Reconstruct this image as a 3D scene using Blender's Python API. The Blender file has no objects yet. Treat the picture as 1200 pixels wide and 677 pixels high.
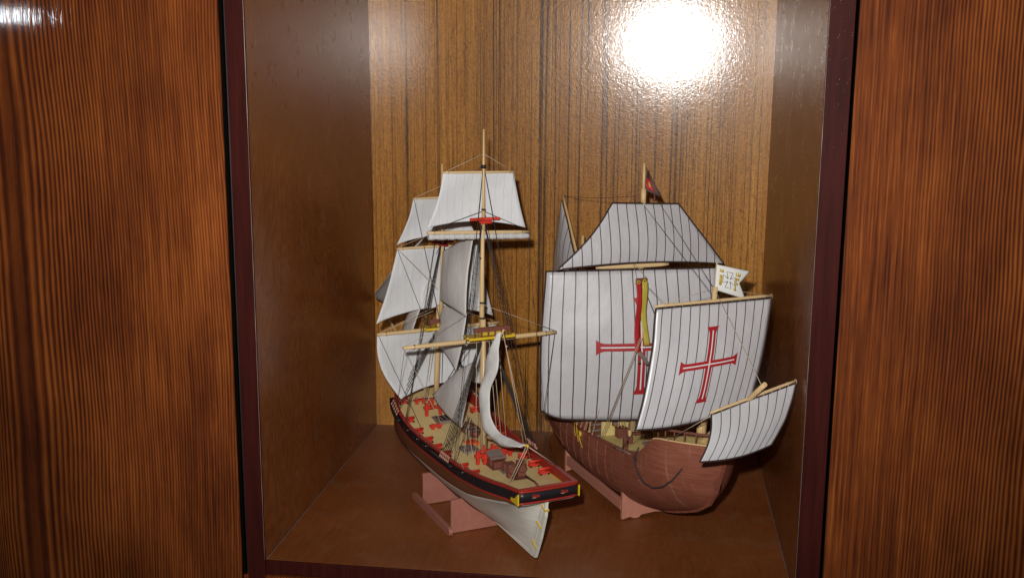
import bpy, bmesh, math, random
from mathutils import Vector, Matrix, noise as mnoise
random.seed(7)
sc = bpy.context.scene
COL = sc.collection
PI = math.pi
V = Vector

# ------------------------------------------------------------------ helpers
def lerp(a, b, t): return a + (b - a) * t
def interp(x, tab):
    """tab: sorted list of (x, y); smooth (cubic hermite) interpolation"""
    n = len(tab)
    if x <= tab[0][0]: return tab[0][1]
    if x >= tab[-1][0]: return tab[-1][1]
    for i in range(n - 1):
        if tab[i][0] <= x <= tab[i + 1][0]:
            x0, y0 = tab[i]; x1, y1 = tab[i + 1]; h = x1 - x0; t = (x - x0) / h
            def slope(j):
                if j == 0: return (tab[1][1] - tab[0][1]) / (tab[1][0] - tab[0][0])
                if j == n - 1: return (tab[-1][1] - tab[-2][1]) / (tab[-1][0] - tab[-2][0])
                a = (tab[j][1] - tab[j - 1][1]) / (tab[j][0] - tab[j - 1][0])
                b = (tab[j + 1][1] - tab[j][1]) / (tab[j + 1][0] - tab[j][0])
                return 0 if a * b <= 0 else 2 * a * b / (a + b)
            m0, m1 = slope(i) * h, slope(i + 1) * h
            return ((2*t**3-3*t*t+1)*y0 + (t**3-2*t*t+t)*m0 + (-2*t**3+3*t*t)*y1 + (t**3-t*t)*m1)

class MB:
    """collects shapes in one bmesh and links them as ONE mesh object"""
    def __init__(s): s.bm = bmesh.new(); s.uv = s.bm.loops.layers.uv.new('UVMap')
    def box(s, c, d, rz=0, ry=0, mi=0, taper=1.0):
        M = Matrix.Translation(V(c)) @ Matrix.Rotation(rz, 4, 'Z') @ Matrix.Rotation(ry, 4, 'Y')
        vs = []
        for z in (-.5, .5):
            k = taper if z > 0 else 1
            for x, y in ((-.5, -.5), (.5, -.5), (.5, .5), (-.5, .5)):
                vs.append(s.bm.verts.new(M @ V((x*d[0]*k, y*d[1]*k, z*d[2]))))
        for q in ((3,2,1,0), (4,5,6,7), (0,1,5,4), (1,2,6,5), (2,3,7,6), (3,0,4,7)):
            f = s.bm.faces.new([vs[i] for i in q]); f.material_index = mi
        return s
    def tube(s, pts, r, n=6, mi=0, cap=True):
        pts = [V(p) for p in pts]; m = len(pts)
        rr = r if isinstance(r, (list, tuple)) else [r] * m
        rings = []; up = None
        for i, p in enumerate(pts):
            d = (pts[min(i+1, m-1)] - pts[max(i-1, 0)])
            if d.length < 1e-9: d = V((0, 0, 1))
            d.normalize()
            if up is None: up = V((0, 0, 1)) if abs(d.z) < .9 else V((1, 0, 0))
            a = up - d * up.dot(d)
            if a.length < 1e-5: a = d.orthogonal()
            a.normalize(); b = d.cross(a); up = a
            rings.append([s.bm.verts.new(p + (a*math.cos(2*PI*j/n) + b*math.sin(2*PI*j/n)) * rr[i]) for j in range(n)])
        for i in range(m - 1):
            for j in range(n):
                f = s.bm.faces.new((rings[i][j], rings[i][(j+1) % n], rings[i+1][(j+1) % n], rings[i+1][j]))
                f.material_index = mi; f.smooth = n > 4
        if cap:
            s.bm.faces.new(rings[0][::-1]).material_index = mi; s.bm.faces.new(rings[-1]).material_index = mi
        return s
    def ball(s, c, r, mi=0, sc_=(1, 1, 1), n=8):
        M = Matrix.Translation(V(c)) @ Matrix.Diagonal((sc_[0], sc_[1], sc_[2], 1))
        g = bmesh.ops.create_uvsphere(s.bm, u_segments=n, v_segments=max(4, n//2+1), radius=r, matrix=M)
        for v in g['verts']:
            for f in v.link_faces: f.material_index = mi; f.smooth = True
        return s
    def grid(s, fn, nu, nv, uvf=None, mi=0, smooth=True, flip=False, mif=None):
        vs = [[s.bm.verts.new(fn(i/nu, j/nv)) for j in range(nv+1)] for i in range(nu+1)]
        for i in range(nu):
            for j in range(nv):
                q = [(i, j), (i+1, j), (i+1, j+1), (i, j+1)]
                if flip: q = q[::-1]
                try: f = s.bm.faces.new([vs[a][b] for a, b in q])
                except ValueError: continue
                f.smooth = smooth; f.material_index = mif(i, j) if mif else mi
                if uvf:
                    for l, (a, b) in zip(f.loops, q): l[s.uv].uv = uvf(a/nu, b/nv)
        return s
    def plate(s, outline, thick, M=None, mi=0):
        """flat polygon (x,y) given real thickness along its normal"""
        M = M or Matrix.Identity(4)
        a = [s.bm.verts.new(M @ V((x, y, -thick/2))) for x, y in outline]
        b = [s.bm.verts.new(M @ V((x, y, thick/2))) for x, y in outline]
        n = len(a)
        s.bm.faces.new(a[::-1]).material_index = mi; s.bm.faces.new(b).material_index = mi
        for i in range(n):
            s.bm.faces.new((a[i], a[(i+1) % n], b[(i+1) % n], b[i])).material_index = mi
        return s
    def build(s, name, mats, parent=None, label=None, bevel=0, solid=0, recalc=True):
        if recalc: bmesh.ops.recalc_face_normals(s.bm, faces=s.bm.faces[:])
        me = bpy.data.meshes.new(name); s.bm.to_mesh(me); s.bm.free()
        o = bpy.data.objects.new(name, me); COL.objects.link(o)
        for m in (mats if isinstance(mats, (list, tuple)) else [mats]): me.materials.append(m)
        if parent: o.parent = parent
        if label: o['label'] = label
        if solid:
            md = o.modifiers.new('thick', 'SOLIDIFY'); md.thickness = solid; md.offset = 0
        if bevel:
            md = o.modifiers.new('bev', 'BEVEL'); md.width = bevel; md.segments = 2; md.limit_method = 'ANGLE'
        return o

def thing(name, label, cat, loc=(0, 0, 0), rz=0, group=None):
    o = bpy.data.objects.new(name, None); COL.objects.link(o); o.empty_display_size = .02
    o.location = loc; o.rotation_euler = (0, 0, rz); o['label'] = label; o['category'] = cat
    if group: o['group'] = group
    return o

# ------------------------------------------------------------------ materials
class NT:
    def __init__(s, name):
        s.m = bpy.data.materials.new(name); s.m.use_nodes = True
        s.t = s.m.node_tree; s.N = s.t.nodes; s.L = s.t.links
        s.b = s.N['Principled BSDF']
    def n(s, kind, **kw):
        x = s.N.new('ShaderNode' + kind)
        for k, v in kw.items(): setattr(x, k, v)
        return x
    def link(s, a, b): s.L.new(a, b)
    def put(s, sock, v):
        if hasattr(v, 'is_output') or isinstance(v, bpy.types.NodeSocket): s.L.new(v, sock)
        else: sock.default_value = v
    def math(s, op, a, b=0.0, c=None):
        x = s.n('Math', operation=op); s.put(x.inputs[0], a); s.put(x.inputs[1], b)
        if c is not None: s.put(x.inputs[2], c)
        return x.outputs[0]
    def co(s, scale=(1, 1, 1), kind='Object', loc=(0, 0, 0)):
        if not hasattr(s, 'tc'): s.tc = s.n('TexCoord')
        mp = s.n('Mapping'); s.link(s.tc.outputs[kind], mp.inputs[0])
        mp.inputs['Scale'].default_value = scale; mp.inputs['Location'].default_value = loc
        return mp.outputs[0]
    def noise(s, scale=(1, 1, 1), detail=3, rough=.55, dist=0, loc=(0, 0, 0), kind='Object'):
        x = s.n('TexNoise'); s.link(s.co(scale, kind, loc), x.inputs['Vector'])
        x.inputs['Scale'].default_value = 1; x.inputs['Detail'].default_value = detail
        x.inputs['Roughness'].default_value = rough; x.inputs['Distortion'].default_value = dist
        return x.outputs['Fac']
    def ramp(s, fac, stops):
        x = s.n('ValToRGB'); s.link(fac, x.inputs[0]); e = x.color_ramp.elements
        while len(e) > 1: e.remove(e[-1])
        e[0].position = stops[0][0]; e[0].color = (*stops[0][1], 1)
        for p, c in stops[1:]:
            k = e.new(p); k.color = (*c, 1)
        return x.outputs[0]
    def mix(s, f, a, b, mode='MIX'):
        x = s.n('Mix', data_type='RGBA', blend_type=mode)
        s.put(x.inputs[0], f); s.put(x.inputs[6], a if not isinstance(a, tuple) else (*a, 1)); s.put(x.inputs[7], b if not isinstance(b, tuple) else (*b, 1))
        return x.outputs[2]
    def bump(s, h, strength=.2, dist=.001):
        x = s.n('Bump'); s.link(h, x.inputs['Height']); x.inputs['Strength'].default_value = strength
        x.inputs['Distance'].default_value = dist
        s.link(x.outputs[0], s.b.inputs['Normal']); return x
    def set(s, col=None, rough=None, spec=None, coat=None, coatr=None, metal=None):
        if col is not None: s.put(s.b.inputs['Base Color'], (*col, 1) if isinstance(col, tuple) else col)
        if rough is not None: s.put(s.b.inputs['Roughness'], rough)
        if spec is not None: s.b.inputs['Specular IOR Level'].default_value = spec
        if coat is not None: s.b.inputs['Coat Weight'].default_value = coat
        if coatr is not None: s.b.inputs['Coat Roughness'].default_value = coatr
        if metal is not None: s.b.inputs['Metallic'].default_value = metal
        return s.m

def simple(name, col, rough=.5, var=.25, scale=150, spec=.4, bump=.1, stretch=(1, 1, 1)):
    """painted / stained part: colour varied by fine noise, slight relief"""
    t = NT(name)
    f = t.noise(tuple(scale*k for k in stretch), 4, .6)
    c = t.mix(t.math('MULTIPLY', f, 1.0), tuple(x*(1-var) for x in col), tuple(min(1, x*(1+var)) for x in col))
    t.set(c, rough, spec)
    if bump: t.bump(f, bump, .0006)
    return t.m

def door_wood(name, outer, sign, a=95., b=900., keep=.30):
    """stained ash: wide growth bands by the outer edge that get finer towards the frame"""
    t = NT(name)
    x = t.n('SeparateXYZ'); t.link(t.co(), x.inputs[0]); X, Zc = x.outputs[0], x.outputs[2]
    d = t.math('MULTIPLY', t.math('SUBTRACT', X, outer), sign)
    w1 = t.noise((2.2, 1, 1.3), 2, .5, loc=(3, 0, 1)); w2 = t.noise((45, 1, 9), 3, .6); dash = t.noise((230, 1, 55), 2, .6, loc=(4, 0, 4))
    d = t.math('ADD', d, t.math('MULTIPLY', t.math('SUBTRACT', w1, .5), .055))
    d = t.math('ADD', d, t.math('MULTIPLY', t.math('SUBTRACT', w2, .5), .0050))
    ex = t.math('EXPONENT', t.math('DIVIDE', d, -b))
    ph = t.math('SUBTRACT', t.math('MULTIPLY', d, a), t.math('MULTIPLY', t.math('SUBTRACT', 1.0, ex), (a - 105.)*b))
    fr = t.math('FRACT', ph)
    band = t.ramp(fr, [(0, (.10,)*3), (.40, (.92,)*3), (.70, (.55,)*3), (.92, (.06,)*3), (1, (.10,)*3)])
    band = t.mix(t.math('MINIMUM', t.math('MULTIPLY', dash, .42), 1.0), band, (.42, .42, .42))
    fib = t.math('ADD', t.math('MULTIPLY', t.math('SUBTRACT', t.noise((360, 1, 7), 3, .6), .5), 1.25), .5); fib2 = t.noise((190, 1, 2.0), 3, .6, loc=(5, 0, 2)); blot = t.noise((11, 1, 4.5), 4, .6, loc=(1, 0, 7))
    # fade the bands into plain fibre towards the fine part
    far = t.math('MINIMUM', t.math('MAXIMUM', t.math('MULTIPLY', t.math('SUBTRACT', d, .06), 7.0), 0.0), 1 - keep)
    v = t.mix(far, band, fib)
    v = t.mix(.30, v, fib); v = t.mix(.20, v, fib2); v = t.mix(.10, v, dash)
    v = t.math('ADD', t.math('MULTIPLY', v, 1.34), t.math('MULTIPLY', t.math('SUBTRACT', blot, .57), .80))
    c = t.ramp(v, [(.14, (.018, .0041, .0021)), (.42, (.070, .0148, .0039)), (.66, (.165, .0390, .0075)), (.94, (.33, .094, .0180))])
    t.set(c, .6, .08, .42, .045)
    h = t.math('ADD', t.math('MULTIPLY', fib, .5), t.math('MULTIPLY', fib2, .8))
    bp = t.bump(h, .12, .0010); t.link(bp.outputs[0], t.b.inputs['Coat Normal'])
    return t.m

def back_wood():
    t = NT('lacquered_honey_veneer')
    fine = t.noise((420, 1, 9), 4, .65); mid = t.noise((60, 1, 1.2), 3, .5, loc=(2, 0, 0)); blot = t.noise((7, 1, 4), 2, .5)
    def lines(sx, sz, width, loc):
        f = t.noise((sx, 1, sz), 1.5, .45, loc=loc)
        d = t.math('ABSOLUTE', t.math('SUBTRACT', f, .5))
        return t.math('SUBTRACT', 1.0, t.math('MINIMUM', t.math('DIVIDE', d, width), 1.0))
    l1 = lines(70, .20, .014, (0, 0, 3)); l2 = lines(130, .4, .026, (9, 0, 1)); l3 = lines(30, .15, .013, (4, 0, 8))
    dash = t.noise((300, 1, 70), 2, .6, loc=(1, 0, 1))
    brk = t.noise((40, 1, 6), 2, .5, loc=(7, 0, 0))
    ln = t.math('MAXIMUM', t.math('MAXIMUM', l1, t.math('MULTIPLY', l2, .35)), l3)
    ln = t.math('MULTIPLY', ln, t.math('MINIMUM', t.math('MULTIPLY', brk, 2.0), 1.0))
    ln = t.math('MULTIPLY', ln, t.math('ADD', .45, t.math('MULTIPLY', dash, .9)))
    v = t.math('ADD', t.math('MULTIPLY', fine, .70), t.math('MULTIPLY', mid, .30))
    v = t.math('ADD', v, t.math('MULTIPLY', t.math('SUBTRACT', blot, .5), .35))
    c = t.ramp(v, [(.26, (.215, .081, .013)), (.5, (.380, .162, .028)), (.74, (.53, .255, .054))])
    pore = t.noise((620, 1, 55), 2, .6, loc=(3, 0, 6)); mott = t.noise((420, 1, 300), 3, .75, loc=(5, 0, 2))
    pr = t.math('MULTIPLY', t.math('MAXIMUM', t.math('SUBTRACT', pore, .56), 0.0), 4.0)
    c = t.mix(t.math('MINIMUM', pr, .6), c, (.075, .028, .008))
    c = t.mix(t.math('MULTIPLY', t.math('MAXIMUM', t.math('SUBTRACT', mott, .47), 0.0), 2.8), c, (.10, .042, .012))
    c = t.mix(t.math('MINIMUM', t.math('MULTIPLY', ln, 1.2), .88), c, (.030, .013, .006))
    t.set(c, .30, .13, .62, .125)
    peel = t.noise((560, 560, 560), 1.5, .6); peel2 = t.noise((190, 190, 190), 2, .5, loc=(3, 1, 2))
    h = t.math('ADD', peel, t.math('MULTIPLY', peel2, .9))
    bp = t.bump(h, .30, .0007); b2 = t.n('Bump'); t.link(h, b2.inputs['Height']); b2.inputs['Strength'].default_value = .125; b2.inputs['Distance'].default_value = .0007; t.link(b2.outputs[0], t.b.inputs['Coat Normal'])
    return t.m

def side_wood(name, ax, tint=1.0, gloss=.21):
    """dark brown satin panel with faint swirling figure; ax = object axis along its depth"""
    t = NT(name)
    s1 = (5, 5, 3.2) if ax != 'floor' else (7, 2.4, 1)
    w = t.noise(s1, 3, .55, 1.2)
    fr = t.math('FRACT', t.math('MULTIPLY', w, 34.0))
    tri = t.math('ABSOLUTE', t.math('SUBTRACT', fr, .5))
    fine = t.noise((300, 300, 16) if ax != 'floor' else (300, 14, 1), 3, .6); blot = t.noise((6, 6, 5), 3, .5, loc=(2, 4, 1))
    v = t.math('ADD', t.math('MULTIPLY', tri, .42 if ax != 'floor' else .14), t.math('ADD', t.math('MULTIPLY', fine, .28), t.math('MULTIPLY', blot, .50)))
    c = t.ramp(v, [(.25, tuple(k*tint for k in (.150, .040, .0095))), (.55, tuple(k*tint for k in (.250, .079, .021))), (.8, tuple(k*tint for k in (.330, .122, .038)))])
    dust = t.noise((26, 26, 26), 5, .65, loc=(8, 1, 3))
    c = t.mix(t.math('MULTIPLY', t.math('MAXIMUM', t.math('SUBTRACT', dust, .52), 0.0), .8), c, (.30, .22, .15))
    if ax == 'floor':
        sp = t.noise((520, 520, 1), 1, .5, loc=(3, 3, 0)); c = t.mix(t.math('MINIMUM', t.math('MULTIPLY', t.math('MAXIMUM', t.math('SUBTRACT', sp, .735), 0.0), 9.0), .55), c, (.42, .33, .25))
    t.set(c, t.math('ADD', gloss, t.math('MULTIPLY', dust, .16)), .38)
    t.bump(t.math('ADD', t.math('MULTIPLY', tri, .25), t.math('MULTIPLY', fine, .25)), .02, .0008)
    return t.m

def frame_wood():
    t = NT('dark_mahogany_lacquer')
    f = t.noise((120, 120, 8), 3, .6)
    c = t.ramp(f, [(.3, (.028, .0052, .0042)), (.7, (.054, .0094, .0072))])
    t.set(c, .5, .06, .20, .15)
    pit = t.noise((520, 520, 300), 2, .5); bp = t.bump(t.math('MAXIMUM', pit, .63), .5, .0009); t.link(bp.outputs[0], t.b.inputs['Coat Normal'])
    return t.m

def cloth(name, col, seam_col, seam_w, fibre=900, rough=.85, sheen=0, seam_mix=.8, spec=.2, satin=0):
    """sail: seams come from the sail's own UV (u counted in cloths)"""
    t = NT(name)
    uv = t.n('UVMap'); sp = t.n('SeparateXYZ'); t.link(uv.outputs[0], sp.inputs[0])
    u = t.math('ADD', sp.outputs[0], t.math('MULTIPLY', t.math('SUBTRACT', t.noise((22, 22, 22), 2, .5), .5), .05))
    fr = t.math('ABSOLUTE', t.math('SUBTRACT', t.math('FRACT', t.math('ADD', u, .5)), .5))
    ln = t.math('SUBTRACT', 1.0, t.math('MINIMUM', t.math('MAXIMUM', t.math('DIVIDE', t.math('SUBTRACT', fr, seam_w*.6), seam_w*.4), 0.0), 1.0))
    weave = t.noise((fibre, fibre, fibre*.12), 2, .6); blot = t.noise((30, 30, 22), 3, .55)
    k = t.math('ADD', t.math('MULTIPLY', weave, .5), t.math('MULTIPLY', blot, .5))
    c = t.mix(k, tuple(x*.82 for x in col), tuple(min(.95, x*1.14) for x in col))
    c = t.mix(t.math('MULTIPLY', ln, seam_mix), c, seam_col)
    t.set(c, rough, spec)
    if satin:
        t.b.inputs['Coat Weight'].default_value = satin; t.b.inputs['Coat Roughness'].default_value = .28
    cr = t.noise((34, 34, 24), 3, .55, loc=(4, 2, 1))
    h = t.math('ADD', t.math('MULTIPLY', weave, .25), t.math('MULTIPLY', cr, 3.6))
    t.bump(h, .35, .0016)
    return t.m

def hull_planks():
    t = NT('red_brown_planking')
    x = t.n('SeparateXYZ'); t.link(t.co(), x.inputs[0])
    bend = t.math('ADD', x.outputs[2], t.math('MULTIPLY', t.math('MULTIPLY', x.outputs[0], x.outputs[0]), -.5))
    bend = t.math('ADD', bend, t.math('MULTIPLY', t.noise((20, 20, 20), 2, .5), .004))
    row = t.math('FRACT', t.math('MULTIPLY', bend, 130.0))
    seam = t.math('LESS_THAN', row, .09)
    streak = t.noise((30, 30, 420), 4, .65); blot = t.noise((26, 26, 34), 4, .6, loc=(1, 2, 3))
    v = t.math('ADD', t.math('MULTIPLY', streak, .55), t.math('MULTIPLY', blot, .5))
    c = t.ramp(v, [(.26, (.145, .043, .025)), (.52, (.235, .074, .043)), (.78, (.33, .125, .080))])
    c = t.mix(t.math('MULTIPLY', seam, .25), c, (.075, .022, .013))
    scr = t.noise((150, 20, 12), 2, .5, loc=(6, 1, 4)); sm = t.math('MAXIMUM', t.math('MULTIPLY', t.math('SUBTRACT', scr, .62), 4.0), 0.0)
    c = t.mix(t.math('MINIMUM', sm, .30), c, (.42, .27, .19))
    t.set(c, .55, .35)
    t.bump(t.math('SUBTRACT', streak, t.math('MULTIPLY', seam, .6)), .14, .0008)
    return t.m

def deck_mat(name, c0, c1, pitch):
    t = NT(name)
    x = t.n('SeparateXYZ'); t.link(t.co(), x.inputs[0])
    row = t.math('FRACT', t.math('MULTIPLY', x.outputs[1], pitch)); seam = t.math('LESS_THAN', row, .12)
    f = t.noise((18, 500, 20), 3, .6); g = t.noise((40, 40, 40), 3, .5)
    c = t.mix(t.math('ADD', t.math('MULTIPLY', f, .6), t.math('MULTIPLY', g, .4)), c0, c1)
    c = t.mix(t.math('MULTIPLY', seam, .22), c, (.10, .07, .03))
    t.set(c, .6, .3); return t.m

M = dict(
    door_l=door_wood('stained_ash_left', -.262, 1, 290, .050, .62), door_r=door_wood('stained_ash_right', .835, -1, 300, .045, .16),
    drawer=door_wood('stained_ash_drawer', -.2, 1, 300, .05, .4),
    back=back_wood(), side=side_wood('brown_side_veneer', 'y', .88), floor=side_wood('brown_shelf_veneer', 'floor', .98, .32), frame=frame_wood(),
    rubber=simple('worn_rubber', (.035, .033, .032), .5), gap=simple('gap_shade_black', (.003, .0025, .002), .9, spec=.02, bump=0),
    edge=simple('pale_arris', (.42, .36, .30), .5, .4, 300),
    linen=cloth('white_cotton_sail', (.62, .63, .64), (.42, .42, .42), .035, 700, .9, seam_mix=.55),
    grey_linen=cloth('thin_cotton_sail', (.62, .605, .59), (.47, .46, .45), .03, 700, .9, seam_mix=.4),
    satin=cloth('ruled_satin_sail', (.49, .485, .50), (.034, .018, .014), .060, 900, .5, seam_mix=.95, spec=.45, satin=.5),
    hem=simple('dark_sail_hem', (.032, .016, .013), .7),
    spar=simple('pale_lime_spar', (.62, .43, .21), .5, .22, 90, stretch=(1, 1, .2)),
    spar_y=simple('pale_lime_yard', (.60, .43, .22), .5, .22, 90, stretch=(1, .15, 1)),
    red=simple('red_paint', (.50, .030, .014), .5, .3), trim=simple('dull_red_trim', (.30, .022, .013), .45, .3, 90), darkred=simple('dull_red_paint', (.30, .022, .014), .5, .3),
    black=simple('black_paint', (.014, .012, .014), .4, .4), brown=simple('varnished_walnut', (.115, .043, .020), .42, .3, 60, stretch=(.2, 1, 3)),
    white=simple('ivory_hull_paint', (.66, .63, .56), .5, .22, 46, bump=.3, stretch=(.35, 1, 5)),
    yellow=simple('yellow_paint', (.62, .42, .02), .45), gold=simple('gold_paint', (.50, .34, .035), .4),
    fit=simple('maroon_wood', (.16, .052, .035), .5, .3), grey=simple('grey_wood', (.20, .155, .135), .6, .3),
    orange=simple('orange_red_paint', (.75, .09, .015), .4),
    rope=simple('tan_thread', (.46, .36, .25), .9, .2, 600), drope=simple('black_thread', (.028, .024, .022), .9, .3, 600),
    pink=simple('pinkish_wood', (.43, .20, .14), .6), iron=simple('gun_black', (.012, .012, .013), .35),
    stand=simple('salmon_stand_wood', (.32, .125, .088), .6, .22, 60, stretch=(.25, 2, 2)), stand2=simple('salmon_stand_wood_pale', (.45, .185, .125), .6, .20, 60, stretch=(.25, 2, 2)),
    planks=hull_planks(), deck1=deck_mat('tan_deck', (.62, .475, .205), (.78, .62, .30), 200), deck2=deck_mat('olive_tan_deck', (.52, .40, .145), (.68, .55, .225), 180),
    cross=simple('crimson_emblem', (.33, .012, .016), .5, .12, 200, bump=0), wline=simple('emblem_white', (.62, .60, .60), .6, .08, bump=0),
    flagw=simple('white_flag', (.66, .67, .64), .7, .08), flagr=simple('red_flag', (.36, .014, .016), .6), flagy=simple('yellow_flag', (.44, .36, .05), .6),
    flagd=simple('dark_flag', (.055, .026, .02), .6), green=simple('dark_green_ink', (.02, .035, .02), .6, bump=0),
)

# ------------------------------------------------------------------ the cabinet (X right, Y into the niche, Z up; niche 0.60 wide, 0.51 deep)
W, D, H = .60, .5107, .86
cab = thing('display_cabinet', 'brown wooden display cabinet with an open niche between two striped doors', 'cabinet')
cab['kind'] = 'structure'
YS = .004
def bow(x, z): return -.066 * ((x - .30) ** 2 - .09) - .016 * max(0, z - .12) ** 2
b = MB(); b.grid(lambda u, v: V((lerp(-.005, W + .005, u), D + bow(lerp(0, W, u), lerp(0, H, v)), lerp(-.01, H, v))), 40, 40); b.build('back_panel', M['back'], cab, 'glossy honey veneer back panel with dark vertical grain')
MB().box((-.0105, YS + (D + .01)/2, H/2 - .01), (.021, D + .01, H + .02)).build('side_panel', M['side'], cab)
MB().box((W + .0125, YS + (D + .01)/2, H/2 - .01), (.025, D + .01, H + .02)).build('side_panel', M['side'], cab)
MB().box((W/2, YS + (D + .01)/2, -.008), (W - .0004, D + .01, .016)).build('shelf', M['floor'], cab, 'dark brown satin shelf the ships stand on')
MB().box((W/2, YS + (D + .01)/2, H + .008), (W - .0004, D + .01, .016)).build('top_panel', M['side'], cab)
# front lipping of panels
lip = [('l', (-.0105, YS - .0019, H/2 - .013), (.0212, .004, H + .03)), ('r', (W + .0127, YS - .0019, H/2 - .013), (.0254, .004, H + .03)), ('b', (W/2, YS - .0017, -.0083), (W - .001, .0036, .0163))]
for _, c, d in lip: MB().box(c, d).build('lipping', M['frame'], cab, bevel=.0007)
# pale arris of the two uprights, thicker towards the top
MB().tube([(-.0003, .0002, z/40*H) for z in range(41)], [.00010 + .00042*max(0, .15 + mnoise.noise((z*.9, 0, 0)))*(.35 + .65*z/40) for z in range(41)], 5).build('pale_edge', M['edge'], cab)
MB().tube([(W + .0004, .0002, z/40*H) for z in range(41)], [.00010 + .00050*max(0, .1 + mnoise.noise((z*.8, 5, 0)))*(z/40) for z in range(41)], 5).build('pale_edge', M['edge'], cab)
# dust seam where the shelf meets the left side
MB().tube([(.0010, YS + (D-YS)*k/30, .0004) for k in range(31)], [.0003 + .0008*abs(mnoise.noise((k*.7, 2, 0))) for k in range(31)], 5).build('dust_seam', M['grey'], cab)
MB().tube([(W - .0010, YS + (D-YS)*k/30, .0004) for k in range(31)], [.0003 + .0006*abs(mnoise.noise((k*.9, 7, 0))) for k in range(31)], 5).build('dust_seam', M['grey'], cab)
# black strips over the door edges and a black backing paint the gaps' shade
MB().box((-.0266, .0112, .35), (.0038, .0172, 1.3)).build('gasket', M['gap'], cab); MB().box((W + .0286, .0112, .35), (.0008, .0172, 1.3)).build('gasket', M['gap'], cab)
MB().tube([(-.0230, .0060, -.02), (-.0230, .0060, .9)], .0015, 8).build('gasket', M['rubber'], cab)
MB().box((-.16, .031, .35), (.276, .02, 1.3)).box((W + .20, .031, .35), (.346, .02, 1.3)).box((W/2, .031, -.2), (.58, .02, .34)).build('gap_shade_backing', M['gap'], cab)
YD = .0004
MB().box((-.0285 - .19, YD + .009, .35), (.38, .018, 1.3)).build('door', M['door_l'], cab, 'orange brown striped door left of the niche')
MB().box((W + .0290 + .21, YD + .009, .35), (.42, .018, 1.3)).build('door', M['door_r'], cab, 'red brown striped door right of the niche')
MB().box((W/2 + .0, YD + .009, -.2195), (W + .054, .018, .40)).build('drawer_front', M['drawer'], cab, bevel=.0012)

# ------------------------------------------------------------------ sails
def make_sail(name, mat, TL, TR, BL, BR, belly=(0, 0, 0), left=(0, 0, 0), right=(0, 0, 0), foot=(0, 0, 0), head=(0, 0, 0), nu=28, nv=28,
              uvu=None, parent=None, label=None, hem=None, hem_r=.0009, bexp=1.0, round_l=0, solid=.0004):
    TL, TR, BL, BR, belly, left, right, foot, head = [V(k) for k in (TL, TR, BL, BR, belly, left, right, foot, head)]
    def P(u, v):
        L = TL.lerp(BL, v) + left * math.sin(PI*v); R = TR.lerp(BR, v) + right * math.sin(PI*v)
        p = L.lerp(R, u)
        su = math.sin(PI*min(max(u, 0), 1)); p = p + foot * (su ** .8) * v ** 3 + head * su * (1-v) ** 3
        p = p + belly * (math.sin(PI*(.06 + .88*u)) ** .9) * math.sin(PI * min(1, (v ** bexp) * .80 + .02))
        if round_l:
            k = max(0, (v - .82) / .18); e = max(0, (.14 - u) / .14)
            p = p + (TL - BL).normalized() * (round_l * k * k * e * e) * 1.0
        w = .0011
        n = mnoise.noise(p * 26) * w + mnoise.noise(p * 60 + V((3, 1, 2))) * w * .35
        return p + belly.normalized() * n if belly.length > 0 else p
    mb = MB(); mb.grid(P, nu, nv, uvf=(lambda u, v: (uvu(u, v, P(u, v)), v)) if uvu else (lambda u, v: (u*10, v)))
    o = mb.build(name, mat, parent, label, solid=solid)
    if hem:
        N = 40
        loop = [P(i/N, 0) for i in range(N)] + [P(1, i/N) for i in range(N)] + [P(1-i/N, 1) for i in range(N)] + [P(0, 1-i/N) for i in range(N+1)]
        MB().tube(loop, hem_r, 5).build('hem', hem, o)
    return o, P

def cross_on(P, uc, vc, hu, hv, arm, flare, off, parent, label=None):
    """cross with splayed ends laid on the sail surface, with a thin white line down each arm"""
    ratio = hv[1] / hu[1]
    def pt(x, y, o):      # x,y in metres on the sail
        return P(uc + x * hu[0] / hu[1], vc - y * hv[0] / hv[1]) + off * o
    def half(q, L):
        a = abs(q) / L; return arm + (flare - arm) * max(0, (a - .80) / .20) ** 1.8
    r = MB(); w = MB()
    LV, LH = hv[1], hu[1]
    r.grid(lambda u, v: pt((u-.5)*2*half((v-.5)*2*LV, LV), (v-.5)*2*LV, 1.0), 4, 44)
    r.grid(lambda u, v: pt((v-.5)*2*LH, (u-.5)*2*half((v-.5)*2*LH, LH), 1.25), 4, 40)
    wl = arm * .19
    w.grid(lambda u, v: pt((u-.5)*2*wl, (v-.5)*2*LV*.90, 1.6), 1, 40)
    w.grid(lambda u, v: pt((v-.5)*2*LH*.90, (u-.5)*2*wl, 1.75), 1, 36)
    e = r.build('cross_emblem', M['cross'], parent, label); w.build('cross_inlay', M['wline'], parent)
    return e

def spar(a, b, r0, r1=None, mat='spar_y', n=10, name='yard', parent=None, label=None, mid=True):
    a, b = V(a), V(b); r1 = r1 or r0*.6
    pts = [a.lerp(b, i/10) for i in range(11)]
    rr = [lerp(r1, r0, math.sin(PI*i/10) ** .5) if mid else lerp(r0, r1, i/10) for i in range(11)]
    return MB().tube(pts, rr, n).build(name, M[mat], parent, label)

def rope(name, parent, a, b, dark=True, r=None, sag=0, via=None):
    a, b = V(a), V(b)
    if via: pts = [a] + [V(k) for k in via] + [b]
    else:
        n = 8 if sag else 1
        pts = [a.lerp(b, i/n) + V((0, 0, -sag*math.sin(PI*i/n))) for i in range(n+1)]
    return MB().tube(pts, r or (.00037 if dark else .00033), 5).build(name, M['drope' if dark else 'rope'], parent)

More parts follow.
